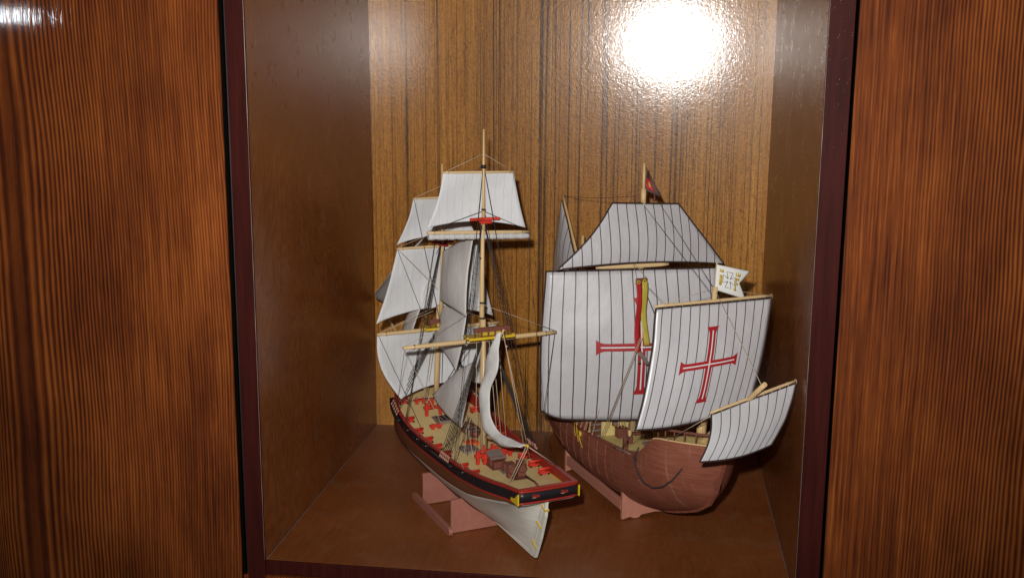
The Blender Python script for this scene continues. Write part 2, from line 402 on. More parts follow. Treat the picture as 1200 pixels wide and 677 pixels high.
def shrouds(parent, top, spread, foot0, foot1, n, rat=14, r=.00045, deadeye=True, lan=.018, mat='drope'):
    """a gang: n shrouds fanning from the masthead to the channel, ratlines across, deadeyes and lanyards below"""
    top, f0, f1, spread = V(top), V(foot0), V(foot1), V(spread)
    tops = [top + spread * (i/(n-1) - .5) for i in range(n)]; feet = [f0.lerp(f1, i/(n-1)) for i in range(n)]
    d = [(a - b).normalized() for a, b in zip(tops, feet)]
    low = [f + k*lan for f, k in zip(feet, d)]
    m = MB()
    for a, b in zip(tops, low): m.tube([a, b], r, 5)
    for j in range(1, rat):
        k = j/rat
        for i in range(n-1): m.tube([tops[i].lerp(low[i], k), tops[i+1].lerp(low[i+1], k)], r*.62, 4)
    g = m.build('shrouds', M[mat], parent)
    if deadeye:
        for i in range(n):
            for q in (low[i], feet[i] + d[i]*.003): MB().ball(q, .0017, sc_=(1, .7, 1)).build('deadeye', M['pink'], g)
            l = MB()
            for e in (-.0007, .0007): l.tube([low[i] + V((e, 0, 0)), feet[i] + d[i]*.003 + V((e, 0, 0))], .00018, 4)
            l.build('lanyard', M['rope'], g)
    return g

# ================================================================== SHIP 1: the brig (local X = aft, towards the viewer)
brig = thing('model_brig', 'model brig with plain white sails, red cannons along its tan deck and two masts', 'model ship', (.2427, .1337, 0), math.radians(-57.66))
zr1 = [(-.272, .128), (-.24, .122), (-.2, .114), (-.17, .108), (-.14, .1035), (-.11, .100), (-.05, .0972), (.01, .097), (.07, .1002), (.1, .1035), (.13, .107), (.162, .1105)]
wr1 = [(-.272, .003), (-.262, .016), (-.245, .032), (-.22, .047), (-.19, .0565), (-.16, .0605), (-.13, .0612), (-.1, .0600), (-.05, .0566), (.01, .0538), (.04, .052), (.07, .049), (.1, .0457), (.13, .0405), (.162, .0362)]
zw1 = [(-.272, .092), (-.2, .079), (-.1, .071), (-.02, .068), (.05, .072), (.1, .082), (.135, .0895), (.162, .0950)]
e1 = [(-.272, 1.4), (-.22, 1.0), (-.15, .72), (-.05, .62), (.02, .80), (.06, 1.2), (.1, 2.2), (.135, 4.2), (.162, 8.0)]
zk1 = [(-.272, .085), (-.266, .060), (-.25, .038), (-.22, .024), (-.15, .0185), (.0, .0178), (.118, .0175), (.130, .028), (.145, .062), (.155, .084), (.162, .0925)]
T0, T1 = -.272, .162
def sec1(t, z):
    zr, zw, wr, zk = interp(t, zr1), interp(t, zw1), interp(t, wr1), interp(t, zk1)
    full = wr * (1.035 if t < .13 else 1.0)
    if z >= zw:
        k = (z - zw) / max(1e-4, zr - zw); return lerp(full, wr, k*k)
    k = max(0, (z - zk) / max(1e-4, zw - zk)); return .0012 + (full - .0012) * k ** interp(t, e1)
def rows1(t):
    zr, zw, zk = interp(t, zr1), interp(t, zw1), interp(t, zk1)
    r = [zr, zr - .0016, zr - .0128, zr - .0148]
    zw = min(zw, r[-1] - .0003)
    for i in range(1, 4): r.append(lerp(r[3], zw, i/3))
    for i in range(1, 15): r.append(lerp(zw, zk, (i/14) ** .85))
    return r
NR = 20
ts1 = [lerp(T0, T1, (i/64)) for i in range(65)]
hb = MB()
mi1 = lambda j: 0 if j == 0 else 1 if j == 1 else 0 if j == 2 else 2 if j < 6 else 3
for sd in (-1, 1):
    vs = [[hb.bm.verts.new((t, sd*sec1(t, z), z)) for z in rows1(t)] for t in ts1]
    for i in range(64):
        for j in range(NR):
            f = hb.bm.faces.new((vs[i][j], vs[i+1][j], vs[i+1][j+1], vs[i][j+1])); f.material_index = mi1(j); f.smooth = True
hull = hb.build('hull', [M['trim'], M['black'], M['brown'], M['white']], brig, 'black and red sided hull with brown wales and ivory bottom')
# keel, sternpost
MB().plate([(-.25, .036), (-.235, .026), (-.2, .019), (-.15, .0165), (.1195, .0150), (.1265, .0150), (.1560, .0900), (.1500, .0900), (.1300, .030), (.12, .0185), (-.15, .020), (-.24, .036)], .0034, Matrix.Rotation(PI/2, 4, 'X')).build('keel', M['white'], hull)
# rudder
rud = MB().plate([(.1278, .0155), (.1345, .0158), (.1475, .044), (.1588, .0750), (.1600, .0935), (.1572, .0935), (.1560, .0860)], .0036, Matrix.Rotation(PI/2, 4, 'X')).build('rudder', M['white'], hull)
for zz, x0 in ((.084, .1545), (.060, .1450), (.032, .1335)):
    MB().box((x0, 0, zz), (.013, .0056, .0016), ry=.35).build('rudder_hinge', M['yellow'], hull)
# transom
zt = interp(T1, zr1); wt = interp(T1, wr1)
def tr(u, z): return V((T1 + .0012 + .0022*(1 - (2*u-1)**2), lerp(-wt, wt, u), z))
t_ = MB()
t_.grid(lambda u, v: tr(u, lerp(zt - .0016, zt - .0128, v)), 12, 1, mi=0)
t_.grid(lambda u, v: tr(u, lerp(zt + .0004, zt - .0016, v)) + V((.0005, 0, 0)), 12, 1, mi=1)
t_.grid(lambda u, v: tr(u, lerp(zt - .0128, zt - .0150, v)) + V((.0005, 0, 0)), 12, 1, mi=1)
tro = t_.build('transom', [M['black'], M['trim']], hull, solid=.0014)
# counter under the transom
MB().grid(lambda u, v: V((lerp(T1 + .002, .152, v), lerp(-wt, wt, u) * (1 - v)**1.6, lerp(zt - .0149, .0885, v ** .6) )), 14, 8).build('counter', M['white'], hull)
for sy in (-.017, .018):
    e = MB(); c = V((T1 + .0046, sy, zt - .006))
    e.box(c, (.0008, .0085, .0010), mi=0); e.box(c + V((0, -.0022, .0012)), (.0008, .0030, .0010)); e.box(c + V((0, .0026, .0009)), (.0008, .0024, .0008)); e.box(c + V((0, .0022, -.0011)), (.0008, .0042, .0009)); e.box(c + V((0, -.002, -.0018)), (.0008, .0044, .0008), mi=1)
    e.build('stern_carving', [M['trim'], M['pink']], hull)
for sd in (-1, 1):
    q = MB().plate([(T1 - .0330, zt - .0148), (T1 + .003, zt - .0150), (T1 + .003, zt - .0020), (T1 + .001, zt - .0030), (T1 - .0060, zt - .0100), (T1 - .0330, zt - .0130)], .0016, Matrix.Translation((0, sd*(wt + .0012), 0)) @ Matrix.Rotation(PI/2, 4, 'X'))
    q.build('quarter_badge', M['yellow'], hull)
# deck, inner bulwarks, cap rails
dz = .0112
DE = T1 - .003
MB().grid(lambda u, v: V((lerp(-.262, DE, u), lerp(-1, 1, v) * max(.002, interp(lerp(-.262, DE, u), wr1) - .002), interp(lerp(-.262, DE, u), zr1) - dz + .0012*(1 - (2*v-1)**2))), 60, 10).build('deck', M['deck1'], hull, 'tan planked deck')
for sd in (-1, 1):
    MB().grid(lambda u, v: V((lerp(-.262, DE, u), sd*(max(.002, interp(lerp(-.262, DE, u), wr1) - .0026)), interp(lerp(-.262, DE, u), zr1) - lerp(0, dz + .001, v))), 60, 2).build('bulwark', M['darkred'], hull)
    def cap(u, v):
        t = lerp(-.270, T1, u); w = max(.001, interp(t, wr1)); a = [(-.0036, 0), (-.0036, .0016), (.0012, .0016), (.0012, 0), (-.0036, 0)][round(v*4)]
        return V((t, sd*(w + a[0]), interp(t, zr1) + a[1]))
    MB().grid(cap, 60, 4, smooth=False).build('cap_rail', M['trim'], hull)
    # yellow waterway line by the stern
    MB().tube([(t, sd*(interp(t, wr1) - .0036), interp(t, zr1) - dz + .0012) for t in [lerp(.03, DE, i/12) for i in range(13)]], .0007, 5).build('waterway', M['yellow'], hull)
tp = MB(); tp.box((T1 - .0012, 0, zt + .0008), (.0052, 2*wt, .0018)); tp.build('stern_rail', M['trim'], hull, bevel=.0004)
tb = MB(); tb.box((T1 - .0022, 0, zt - .006), (.0012, 2*wt - .005, .0105)); tb.build('stern_bulwark', M['darkred'], hull)
# cannons
def cannon(t, sd):
    w = interp(t, wr1); z = interp(t, zr1) - dz + .0016
    y = sd*(w - .0110)
    c = MB(); c.box((t, y, z + .0018), (.0056, .0130, .0026)); c.box((t, y - sd*.0030, z + .0040), (.0056, .0068, .0020)); c.box((t, y - sd*.0062, z + .0012), (.0066, .0022, .0022)); c.box((t, y + sd*.0050, z + .0012), (.0066, .0022, .0022))
    o = c.build('cannon', M['red'], brig, bevel=.0004)
    MB().tube([(t, y - sd*.0078, z + .0062), (t, y + sd*.0030, z + .0064), (t, sd*(w - .0015), z + .0066)], [.0017, .0015, .0012], 8).build('barrel', M['red'], o)
    MB().tube([(t, sd*(w - .0015), z + .0066), (t, sd*(w + .0030), z + .0067)], .0011, 8).build('muzzle', M['iron'], o)
    wh = MB()
    for a in (-.0031, .0031):
        for q in (-.0060, .0045): wh.tube([(t + a - .0006, y + sd*q, z + .0009), (t + a + .0006, y + sd*q, z + .0009)], .0013, 8)
    wh.build('wheels', M['black'], o)
    MB().ball((t, sd*(w + .0034), z + .0067), .0007).build('tampion', M['pink'], o)
for t in (-.2095, -.157, -.121, -.089, -.062, -.034, .016, .046): cannon(t, -1)
for t in (-.205, -.162, -.125, -.0945, -.070, -.03, .010, .044, .078): cannon(t, 1)
# gun port lids on the black strake
for t in (-.18, -.139, -.105, -.075, -.048, -.02, .0, .032, .07):
    for sd in (-1, 1):
        w = interp(t, wr1); z = interp(t, zr1)
        MB().box((t, sd*(w + .0022), z - .0062), (.0075, .0014, .0056)).build('port_lid', M['black'], hull)
# deck furniture
def dzt(t): return interp(t, zr1) - dz + .0014
def bitts(t, s, h=.018, gap=.013, n=2, name='bitts', mat='red'):
    b = MB()
    for i in range(n): b.box((t, s + (i - (n-1)/2)*gap, dzt(t) + h/2), (.0042, .0042, h))
    b.box((t, s, dzt(t) + h*.66), (.0046, gap*(n-1) + .009, .0034)); return b.build(name, M[mat], brig, bevel=.0005)
bitts(.0075, -.0125, .017, .012); bitts(.004, .013, .019, .010); bitts(-.168, .000, .018, .020, 3); bitts(-.185, .0, .016, .013); bitts(-.006, .0255, .010, .011); bitts(.0105, -.0065, .014, .008); bitts(.001, -.002, .021, .012); bitts(-.128, -.0215, .007, .009); bitts(-.204, -.016, .009, .010); bitts(-.2, .018, .010, .012)
c = MB(); c.box((.0235, .000, dzt(.02) + .0008), (.026, .021, .0016)); c.box((.0165, .001, dzt(.02) + .0066), (.013, .018, .012), mi=0); c.box((.027, .001, dzt(.02) + .0045), (.010, .016, .008)); c.plate([(-.010, -.010), (.010, -.010), (.010, .010), (-.010, .010)], .0014, Matrix.Translation((.0165, .001, dzt(.02) + .0133)) @ Matrix.Rotation(.25, 4, 'Y'), mi=1)
c.build('companionway', [M['fit'], M['grey']], brig, bevel=.0004)
c = MB(); c.box((.047, .0045, dzt(.047) + .0055), (.009, .014, .011)); c.box((.048, .0045, dzt(.047) + .0008), (.016, .019, .0014), mi=1); c.build('deck_hatch', [M['fit'], M['grey']], brig, bevel=.0004)
c = MB(); c.box((.071, -.0035, dzt(.07) + .0085), (.0085, .0085, .017)); c.box((.071, .0095, dzt(.07) + .0095), (.0085, .0095, .019)); c.box((.071, .003, dzt(.07) + .010), (.006, .005, .008)); c.box((.079, .006, dzt(.07) + .0007), (.020, .020, .0013))
binn = c.build('binnacle', M['fit'], brig, bevel=.0004)
for sy in (-.0035, .0095): MB().tube([(.0758, sy + .005*math.cos(a*PI/8), dzt(.07) + .011 + .005*math.sin(a*PI/8)) for a in range(17)], .0007, 5).build('steering_wheel', M['brown'], binn)
MB().tube([(.088, .008, dzt(.09) + .0035), (.118, .005, dzt(.12) + .0045), (.140, 0, dzt(.14) + .004)], [.0011, .0013, .0016], 6).build('tiller', M['fit'], brig)
c = MB(); c.box((-.150, .0, dzt(-.15) + .0016), (.026, .030, .0032)); 
for i in range(4): c.box((-.150, -.0095 + i*.0065, dzt(-.15) + .0036), (.020, .0022, .0012), mi=1)
c.build('deck_grating', [M['grey'], M['black']], brig)
c = MB(); c.box((-.045, -.0085, dzt(-.045) + .0014), (.024, .020, .0028)); c.build('deck_grating', M['grey'], brig)
# ship's boat on deck
def boat(u, v):
    a = lerp(-.027, .027, u); w = .0105*(1 - (abs(a)/.0275)**2.4) + .0004; ph = lerp(-PI/2, PI/2, v)
    return V((-.095 + a, .013 + w*math.sin(ph), dzt(-.095) + .0115 - .0100*math.cos(ph)**.8*(1 - .35*(abs(a)/.027)**3)))
bo = MB().grid(boat, 18, 10).build('boat', M['fit'], brig, 'small brown rowing boat stowed on deck', solid=.0009)
for a in (-.012, 0, .012): MB().box((-.095 + a, .013, dzt(-.095) + .0095), (.0025, .0165, .001)).build('thwart', M['grey'], bo)
MB().box((-.066, .004, dzt(-.066) + .0016), (.015, .016, .0032)).build('hatch_cover', M['orange'], brig, bevel=.0005)
# channels
for sd in (-1, 1):
    for t0, t1 in ((-.045, .020), (-.215, -.150)):
        tm = (t0+t1)/2; w = interp(tm, wr1)
        MB().grid(lambda u, v: V((lerp(t0, t1, u), sd*(interp(lerp(t0, t1, u), wr1) + lerp(0, .008, v)), interp(lerp(t0, t1, u), zr1) - .0025)), 10, 1).build('channel', M['black'], hull, solid=.0016)
# rail clutter: belaying pins / stanchions
for sd in (-1, 1):
    for t in [lerp(-.240, -.06, i/11) for i in range(12)]:
        w = interp(t, wr1); z = interp(t, zr1)
        MB().tube([(t, sd*(w - .001), z), (t, sd*(w + .0005), z + .0040)], [.0011, .0008], 5).build('rail_pin', M['fit' if random.random() < .3 else 'darkred'], hull)
# bowsprit and head
spar((-.225, 0, .120), (-.392, 0, .190), .0034, .0016, 'spar', name='bowsprit', parent=brig, mid=False)
MB().plate([(-.262, .120), (-.290, .136), (-.302, .134), (-.292, .112), (-.268, .070), (-.258, .06)], .004, Matrix.Rotation(PI/2, 4, 'X')).build('beakhead', M['black'], hull)
for sd in (-1, 1):
    MB().tube([(-.245, sd*.031, .124), (-.27, sd*.018, .134), (-.297, sd*.003, .139)], .0012, 6).build('head_rail', M['darkred'], hull)
# masts
TM = -.019
mm = MB(); mm.tube([(-.0165, 0, .083), (TM - .001, 0, .262)], [.0042, .0034], 10); mm.build('main_mast', M['spar'], brig)
MB().tube([(-.0215, -.001, .2210), (-.0235, 0, .31), (-.0205, 0, .400)], [.0034, .0030, .0019], 8).build('topmast', M['spar'], brig)
MB().tube([(-.0190, 0, .372), (TM, 0, .492)], [.0021, .0012], 8).build('topgallant_mast', M['spar'], brig)
MB().tube([(-.0193, 0, .4455), (-.0193, 0, .4500)], .0030, 8).build('mast_cap', M['black'], brig)
for t_s, z_s, r_s in ((-.0192, .3955, .0027), (-.0235, .3360, .0034), (-.0225, .2620, .0040), (-.0225, .2810, .0036)):
    MB().tube([(t_s, 0, z_s), (t_s, 0, z_s + .0022)], r_s, 8).build('seizing', M['drope'], brig)
TF = -.168
MB().tube([(-.186, 0, .093), (-.1705, 0, .250)], [.0042, .0033], 10).build('fore_mast', M['spar'], brig)
MB().tube([(-.1650, 0, .215), (-.1555, 0, .350)], [.0031, .0021], 8).build('topmast', M['spar'], brig)
MB().tube([(-.1575, 0, .325), (-.156, 0, .441)], [.0020, .0012], 8).build('topgallant_mast', M['spar'], brig)
# tops
def top(t, z, hw, dp, tilt=0):
    p = MB(); p.box((t, 0, z), (dp, hw*2, .0022)); p.box((t + dp*.5, 0, z + .0005), (.0016, hw*2 + .002, .0032), mi=1); p.box((t - dp*.25, 0, z - .0018), (.003, hw*1.9, .0022), mi=1)
    o = p.build('fighting_top', [M['gold'], M['yellow']], brig, bevel=.0004)
    r_ = MB(); r_.box((t + dp*.42, 0, z + .0108), (.0026, hw*1.62, .0052))
    for i in range(6): r_.box((t + dp*.42, (i/5 - .5)*hw*1.5, z + .005), (.0014, .0016, .009))
    r_.build('top_rail', M['fit'], o); 
    for sd in (-1, 1): MB().ball((t + dp*.3, sd*hw*1.03, z + .001), .0026, sc_=(1, 1, .7)).build('deadeye_block', M['gold'], o)
    MB().box((t + dp*.05, 0, z + .0066), (dp*.5, hw*.9, .008)).build('mast_cap_block', M['gold'], o)
    return o
top(-.0035, .2445, .0290, .024); top(-.160, .2225, .0262, .022)
# crosstrees (red)
def xtree(t, z, k=1.0, mat='red'):
    b = MB(); b.box((t + .002, -.0085*k, z), (.0042, .0205*k, .0032), rz=.16); b.box((t + .002, .0095*k, z), (.0042, .0205*k, .0032), rz=-.16); b.box((t + .004, .001, z - .0036), (.006, .0145*k, .0036)); b.build('crosstrees', M[mat], brig, bevel=.0004)
xtree(-.019, .3856); xtree(-.160, .3385, .8, 'darkred')
# yards (aft of nothing: sails hang just ahead of the masts)
def yard(t, sl, zl, sr, zr, r, wood='spar_y'):
    o = spar((t, sl, zl), (t, sr, zr), r, r*.72, wood, parent=brig)
    for s_, z_ in ((sl, zl), (sr, zr)):
        k = .07 if s_ == sl else .93
        p = V((t, sl, zl)).lerp(V((t, sr, zr)), k); MB().ball(p, r*1.0, sc_=(.9, .5, 1.05)).build('yard_band', M['brown'], o)
    return o
yard(TM - .0055, -.1020, .2345, .1030, .2352, .0031)
yard(TM - .0050, -.0705, .3715, .0630, .3660, .0021)
yard(TM - .0040, -.0500, .4420, .0430, .4400, .0016)
yard(TF - .005, -.0870, .2170, .0890, .2180, .0028)
yard(TF - .004, -.0585, .3300, .0600, .3310, .0020)
yard(TF - .002, -.0350, .3955, .0360, .3960, .0015)
# rolled sail under the main topsail yard
rl = MB(); A, B_ = V((TM - .0045, -.0690, .3665)), V((TM - .0045, .0620, .3610))
pts = [A.lerp(B_, i/40) for i in range(41)]
rl.tube(pts, [.0036 + .0004*math.sin(i*1.57) for i in range(41)], 10); ro = rl.build('furled_sail', M['linen'], brig)
for i in range(2, 20):
    p = A.lerp(B_, i/20.5); MB().tube([p + V((.0041*math.cos(a*PI/4), .0, .0041*math.sin(a*PI/4))) for a in range(9)], .00028, 4).build('gasket', M['rope'], ro)
# square sails
ss = lambda pitch: (lambda u, v, p: p.y / pitch)
make_sail('sail', M['linen'], (TM - .0065, -.0492, .4412), (TM - .0065, .0422, .4392), (TM - .0075, -.0690, .3760), (TM - .0075, .0600, .3705), (-.010, 0, 0), (0, .0040, 0), (0, -.0004, 0), (0, 0, .0080), uvu=ss(.0105), parent=brig, label='white upper sail on the main mast')
make_sail('sail', M['linen'], (TF - .004, -.0345, .3945), (TF - .004, .0355, .395), (TF - .006, -.0575, .3350), (TF - .006, .0590, .336), (-.009, 0, 0), (0, .0040, 0), (0, -.002, 0), (0, 0, .0085), uvu=ss(.0098), parent=brig, label='white upper sail on the fore mast')
make_sail('sail', M['linen'], (TF - .006, -.0570, .3290), (TF - .006, .0590, .330), (TF - .008, -.0865, .2300), (TF - .008, .0830, .2270), (-.014, 0, 0), (0, .0030, 0), (0, -.001, 0), (0, 0, .0160), uvu=ss(.0108), parent=brig, label='white middle sail on the fore mast')
make_sail('sail', M['linen'], (TF - .007, -.0860, .2155), (TF - .007, .0870, .2165), (TF + .002, -.0565, .1262), (TF - .012, .0700, .1290), (-.020, 0, 0), (0, -.0105, 0), (0, .004, 0), (0, 0, .010), uvu=ss(.0102), parent=brig, label='white lowest sail on the fore mast')
# fore-and-aft sails: A peak/throat ... given as quads
def stay(TL, TR, BL, BR, belly, label, foot=(0, 0, 0), left=(0, 0, 0), right=(0, 0, 0), hem=True, name='staysail'):
    o, P = make_sail(name, M['grey_linen'], TL, TR, BL, BR, belly, left, right, foot, parent=brig, label=label, uvu=lambda u, v, p: u*6, nu=20, nv=24)
    MB().tube([P(i/24, 1) for i in range(25)], .0005, 4).build('bolt_rope', M['drope'], o)
    return o
stay((-.1500, -.001, .3270), (-.0400, -.003, .3660), (-.1600, -.001, .2590), (-.0640, -.0035, .2560), (0, -.010, 0), 'grey upper staysail between the masts', foot=(0, 0, .003), right=(-.004, 0, 0))
stay((-.1490, -.001, .2540), (-.0650, -.003, .2600), (-.1880, -.003, .1900), (-.0960, -.004, .1770), (0, -.010, 0), 'grey middle staysail between the masts', foot=(.002, 0, .014), right=(.006, 0, 0))
stay((-.0960, -.002, .1790), (-.0400, .000, .2060), (-.1880, -.003, .1210), (-.0780, -.004, .1060), (0, -.008, 0), 'grey lower staysail just above the deck', foot=(0, 0, -.002), right=(-.002, 0, 0))
# jibs on the bowsprit
def jib(a, b, c, bel, label):
    a, b, c = V(a), V(b), V(c)
    o, P = make_sail('jib', M['grey_linen'], a, a + V((.004, 0, 0)), b, c, bel, parent=brig, label=label, uvu=lambda u, v, p: u*6, nu=16, nv=20)
jib((-.190, -.010, .345), (-.386, -.004, .2120), (-.302, -.047, .2470), (0, -.012, 0), 'grey outer jib ahead of the fore mast')
jib((-.180, -.004, .290), (-.330, -.003, .1640), (-.200, -.030, .1960), (0, -.014, 0), 'grey inner jib ahead of the fore mast')
# spanker with gaff and boom
spar((-.010, 0, .2080), (.037, .0020, .2605), .0018, .0012, 'spar', name='gaff', parent=brig, mid=False)
bm_ = spar((-.010, 0, .1150), (.106, .002, .1395), .0023, .0016, 'spar', name='boom', parent=brig, mid=False)
MB().ball((.1045, .002, .1392), .0024).build('boom_band', M['gold'], bm_)
leech = [(.0345, 0, .2575), (.0320, -.002, .2350), (.0310, -.002, .2143), (.0151, -.006, .1778), (.0235, -.008, .1525), (.0485, -.005, .1373), (.0758, -.002, .1380), (.1010, .001, .1393)]
luff = [(.0250, 0, .2535), (.0030, 0, .2260), (-.0140, 0, .1970), (-.0170, -.001, .1676), (-.0140, -.002, .1406), (.0004, -.004, .1256), (.0480, -.008, .1237), (.0994, -.001, .1360)]
def curve(c, q):
    return V([interp(q*(len(c)-1), [(i, p[a]) for i, p in enumerate(c)]) for a in range(3)])
def spank(u, v):
    p = curve(luff, v).lerp(curve(leech, v), u); p.y -= .0085*math.sin(PI*u)*(.5 + .5*math.sin(PI*v)); p.y += .0012*math.sin(v*23 + u*4)*math.sin(PI*u)
    return p + V((0, mnoise.noise(p*70)*.0012, 0))
MB().grid(spank, 14, 56, uvf=lambda u, v: (u*3 + .5, v)).build('spanker', M['grey_linen'], brig, 'limp grey spanker sail hanging by the main mast and trailing along its boom', solid=.0004)
# --- rigging of the brig
R = lambda n, a, b, d=True, r=None, sag=0: rope(n, brig, a, b, d, r, sag)
mt = (TM, 0, .463)
for s_, z_ in ((-.048, .4425), (.041, .4405)): R('lift', mt, (TM - .004, s_, z_), False)
for s_, z_ in ((-.068, .3735), (.060, .3685)): R('lift', (TM - .001, 0, .3950), (TM - .005, s_, z_), True, .0003)
for s_, z_ in ((-.099, .237), (.100, .238)): R('lift', (TM - .001, 0, .2800), (TM - .005, s_, z_), False)
R('lift', (-.156, 0, .4130), (TF - .002, -.033, .397), False); R('lift', (-.156, 0, .4130), (TF - .002, .034, .397), False)
R('lift', (-.157, 0, .3550), (TF - .004, -.056, .332), False); R('lift', (-.157, 0, .3550), (TF - .004, .057, .333), False)
R('lift', (-.166, 0, .2520), (TF - .005, -.084, .219), False); R('lift', (-.166, 0, .2520), (TF - .005, .086, .220), False)
R('brace', (TF - .002, -.0345, .3965), (-.140, -.010, .232)); R('brace', (TF - .004, -.058, .331), (-.166, -.020, .226)); R('brace', (TF - .005, -.086, .218), (-.105, -.050, .102))
R('brace', (TF - .005, -.086, .218), (-.140, -.020, .250), False); R('brace', (TF - .004, -.058, .331), (-.10, -.030, .290), False, .0003)
R('sheet', (TM - .005, -.100, .2335), (-.185, -.056, .115), True, .0003)
R('brace', (TM - .005, .101, .2345), (.030, .052, .099), True, .0004); R('brace', (TM - .005, -.101, .2345), (.045, -.052, .099), False, .0003)
R('brace', (TF - .005, .088, .219), (-.105, .055, .102)); R('brace', (TM - .005, .0615, .3665), (.060, .050, .101), True, .0003)
# backstays from the main topmast head
R('backstay', (-.019, .001, .4450), (.012, .0555, .0985), True, .0005); R('backstay', (-.019, -.001, .4450), (.020, -.0545, .0985), True, .0004)
R('backstay', (-.019, .001, .395), (.005, .0565, .0985), True, .0004); R('backstay', (-.156, -.001, .395), (-.135, -.0605, .104), True, .0004)
R('backstay', (-.156, -.001, .345), (-.141, -.0605, .104), True, .0005)
# stays
R('stay', (-.020, 0, .4500), (-.158, 0, .385), True, .0004); R('stay', (-.020, 0, .3850), (-.166, 0, .262), True, .0004); R('stay', (-.018, 0, .262), (-.19, 0, .110), True, .0006)
R('stay', (-.157, 0, .395), (-.388, 0, .188), True, .0004); R('stay', (-.157, 0, .340), (-.335, 0, .166), True, .0004); R('stay', (-.170, 0, .25), (-.29, 0, .147), True, .0006)
# shroud gangs
for sd in (-1, 1):
    shrouds(brig, (-.012, sd*.006, .2360), (.006, 0, 0), (-.012, sd*.0615, .0955), (.012, sd*.0605, .0955), 6, 26, .00038, True, .008)
    shrouds(brig, (-.170, sd*.004, .2140), (.006, 0, 0), (-.195, sd*.0625, .1105), (-.165, sd*.0655, .1045), 5, 24, .00040, True, .008)
    shrouds(brig, (-.021, sd*.002, .3780), (.004, 0, 0), (-.014, sd*.0270, .2480), (.004, sd*.0280, .2480), 4, 20, .00038, False, .002)
    shrouds(brig, (-.158, sd*.002, .3330), (.004, 0, 0), (-.170, sd*.0240, .2260), (-.152, sd*.0245, .2260), 4, 16, .00038, False, .002)
# running lines about the main mast
for a, b in (((-.010, -.006, .236), (.006, -.012, .100)), ((-.010, -.002, .236), (.006, -.008, .100)), ((-.010, .004, .236), (.004, .010, .102)), ((-.012, -.012, .236), (-.004, -.016, .098)), ((-.012, .009, .236), (.003, .016, .102)), ((-.010, .016, .236), (-.004, .026, .097))): R('halyard', a, b, False, .00042)
R('halyard', (.0355, .002, .2570), (.0370, .032, .103), False, .0005); R('halyard', (.0365, .004, .2450), (.0440, .034, .103), False, .0004)
MB().ball((.0362, .006, .2400), .0015).build('block', M['rope'], brig)
for e in (-.0016, .0016): R('boom_sheet', (.1035, .002 + e, .137), (.0955, -.0150 + e, .0945), False, .0005)
R('boom_sheet', (.1035, .003, .138), (.0895, .0470, .1045), False, .0006)
R('vang', (.0360, .002, .258), (.0850, .0480, .1035), True, .0003)
R('topping_lift', (-.015, .002, .250), (.1000, .003, .1400), True, .0003)
for i in range(9):
    a = V((-.052 + random.uniform(-.012, .012), -.004, .108)); R('fall', a + V((0, 0, .02)), (-.03 + random.uniform(-.03, .03), -.024 + random.uniform(-.02, .02), dzt(-.03)), random.random() < .5, .00035)
for t, s_ in ((-.19, -.012), (-.19, .010), (-.178, -.02)): R('halyard', (-.168, s_*.5, .214), (t, s_, .112), s_ > 0, .0004)
R('line', (-.185, -.048, .118), (-.150, .0, .132), False, .0004); R('line', (-.185, -.048, .118), (-.1855, -.052, .145), False, .0005)

# stand of the brig
st = thing('display_stand', 'low salmon wooden cradle under the brig', 'ship stand', (.2427, .1337, 0), math.radians(-57.66))
cr = [(-.0515, 0), (.0515, 0), (.0515, .0440), (.040, .0450)]
for t in (0.0, -.100):
    cut = []
    for i in range(13):
        z = lerp(.0445, .0172, i/12); cut.append((max(.0022, sec1(t - .001, z)*1.01 + .0006), z - .0006))
    cut = [c_ for c_ in cut if c_[0] < .050]
    prof = [(-.0515, .0012), (.0515, .0012), (.0515, .0440)] + [(x, z) for x, z in cut] + [(-x, z) for x, z in cut[::-1]] + [(-.0515, .0440)]
    MB().plate(prof, .0045, Matrix.Translation((t, 0, 0)) @ Matrix(((0, 0, 1, 0), (1, 0, 0, 0), (0, 1, 0, 0), (0, 0, 0, 1)))).build('cradle_panel', M['stand'], st, bevel=.0005)
for sd in (-1, 1):
    pr = [(-.128, .0050), (-.1265, .0085), (-.122, .0100), (.003, .0100), (.0075, .0085), (.0090, .0050), (.0075, .0012), (.003, .0), (-.122, .0), (-.1265, .0012)]
    MB().plate(pr, .0050, Matrix.Translation((0, sd*.0542, 0)) @ Matrix.Rotation(PI/2, 4, 'X')).build('side_rail', M['stand'], st, bevel=.0004)

# ================================================================== SHIP 2: the carrack (local X = forward, towards the viewer)
nao = thing('model_carrack', 'model carrack with red crosses on ruled white sails and a red brown hull', 'model ship', (.4487, .2016, 0), math.radians(-62.153))
zr2 = [(-.30, .112), (-.25, .100), (-.2, .0935), (-.14, .0900), (-.1, .0915), (-.064, .094), (-.031, .0968), (0, .0995), (.026, .1025), (.050, .1085), (.064, .1140), (.074, .1230), (.083, .1330), (.092, .1385), (.102, .1405), (.13, .1425), (.162, .1440)]
wr2 = [(-.30, .036), (-.25, .050), (-.2, .0595), (-.14, .0640), (-.1, .0640), (-.064, .0630), (0, .0600), (.026, .0585), (.064, .0570), (.083, .0545), (.102, .0495), (.12, .0395), (.14, .0235), (.152, .0110), (.162, .0022)]
zk2 = [(-.30, .070), (-.285, .035), (-.26, .020), (-.2, .0150), (.01, .0152), (.03, .0190), (.05, .0255), (.075, .0355), (.105, .049), (.130, .066), (.1435, .085), (.152, .106), (.162, .130)]
e2 = [(-.30, .9), (-.2, .52), (-.1, .40), (-.04, .42), (.0, .54), (.03, .72), (.06, .74), (.1, .70), (.14, .8), (.162, 1.0)]
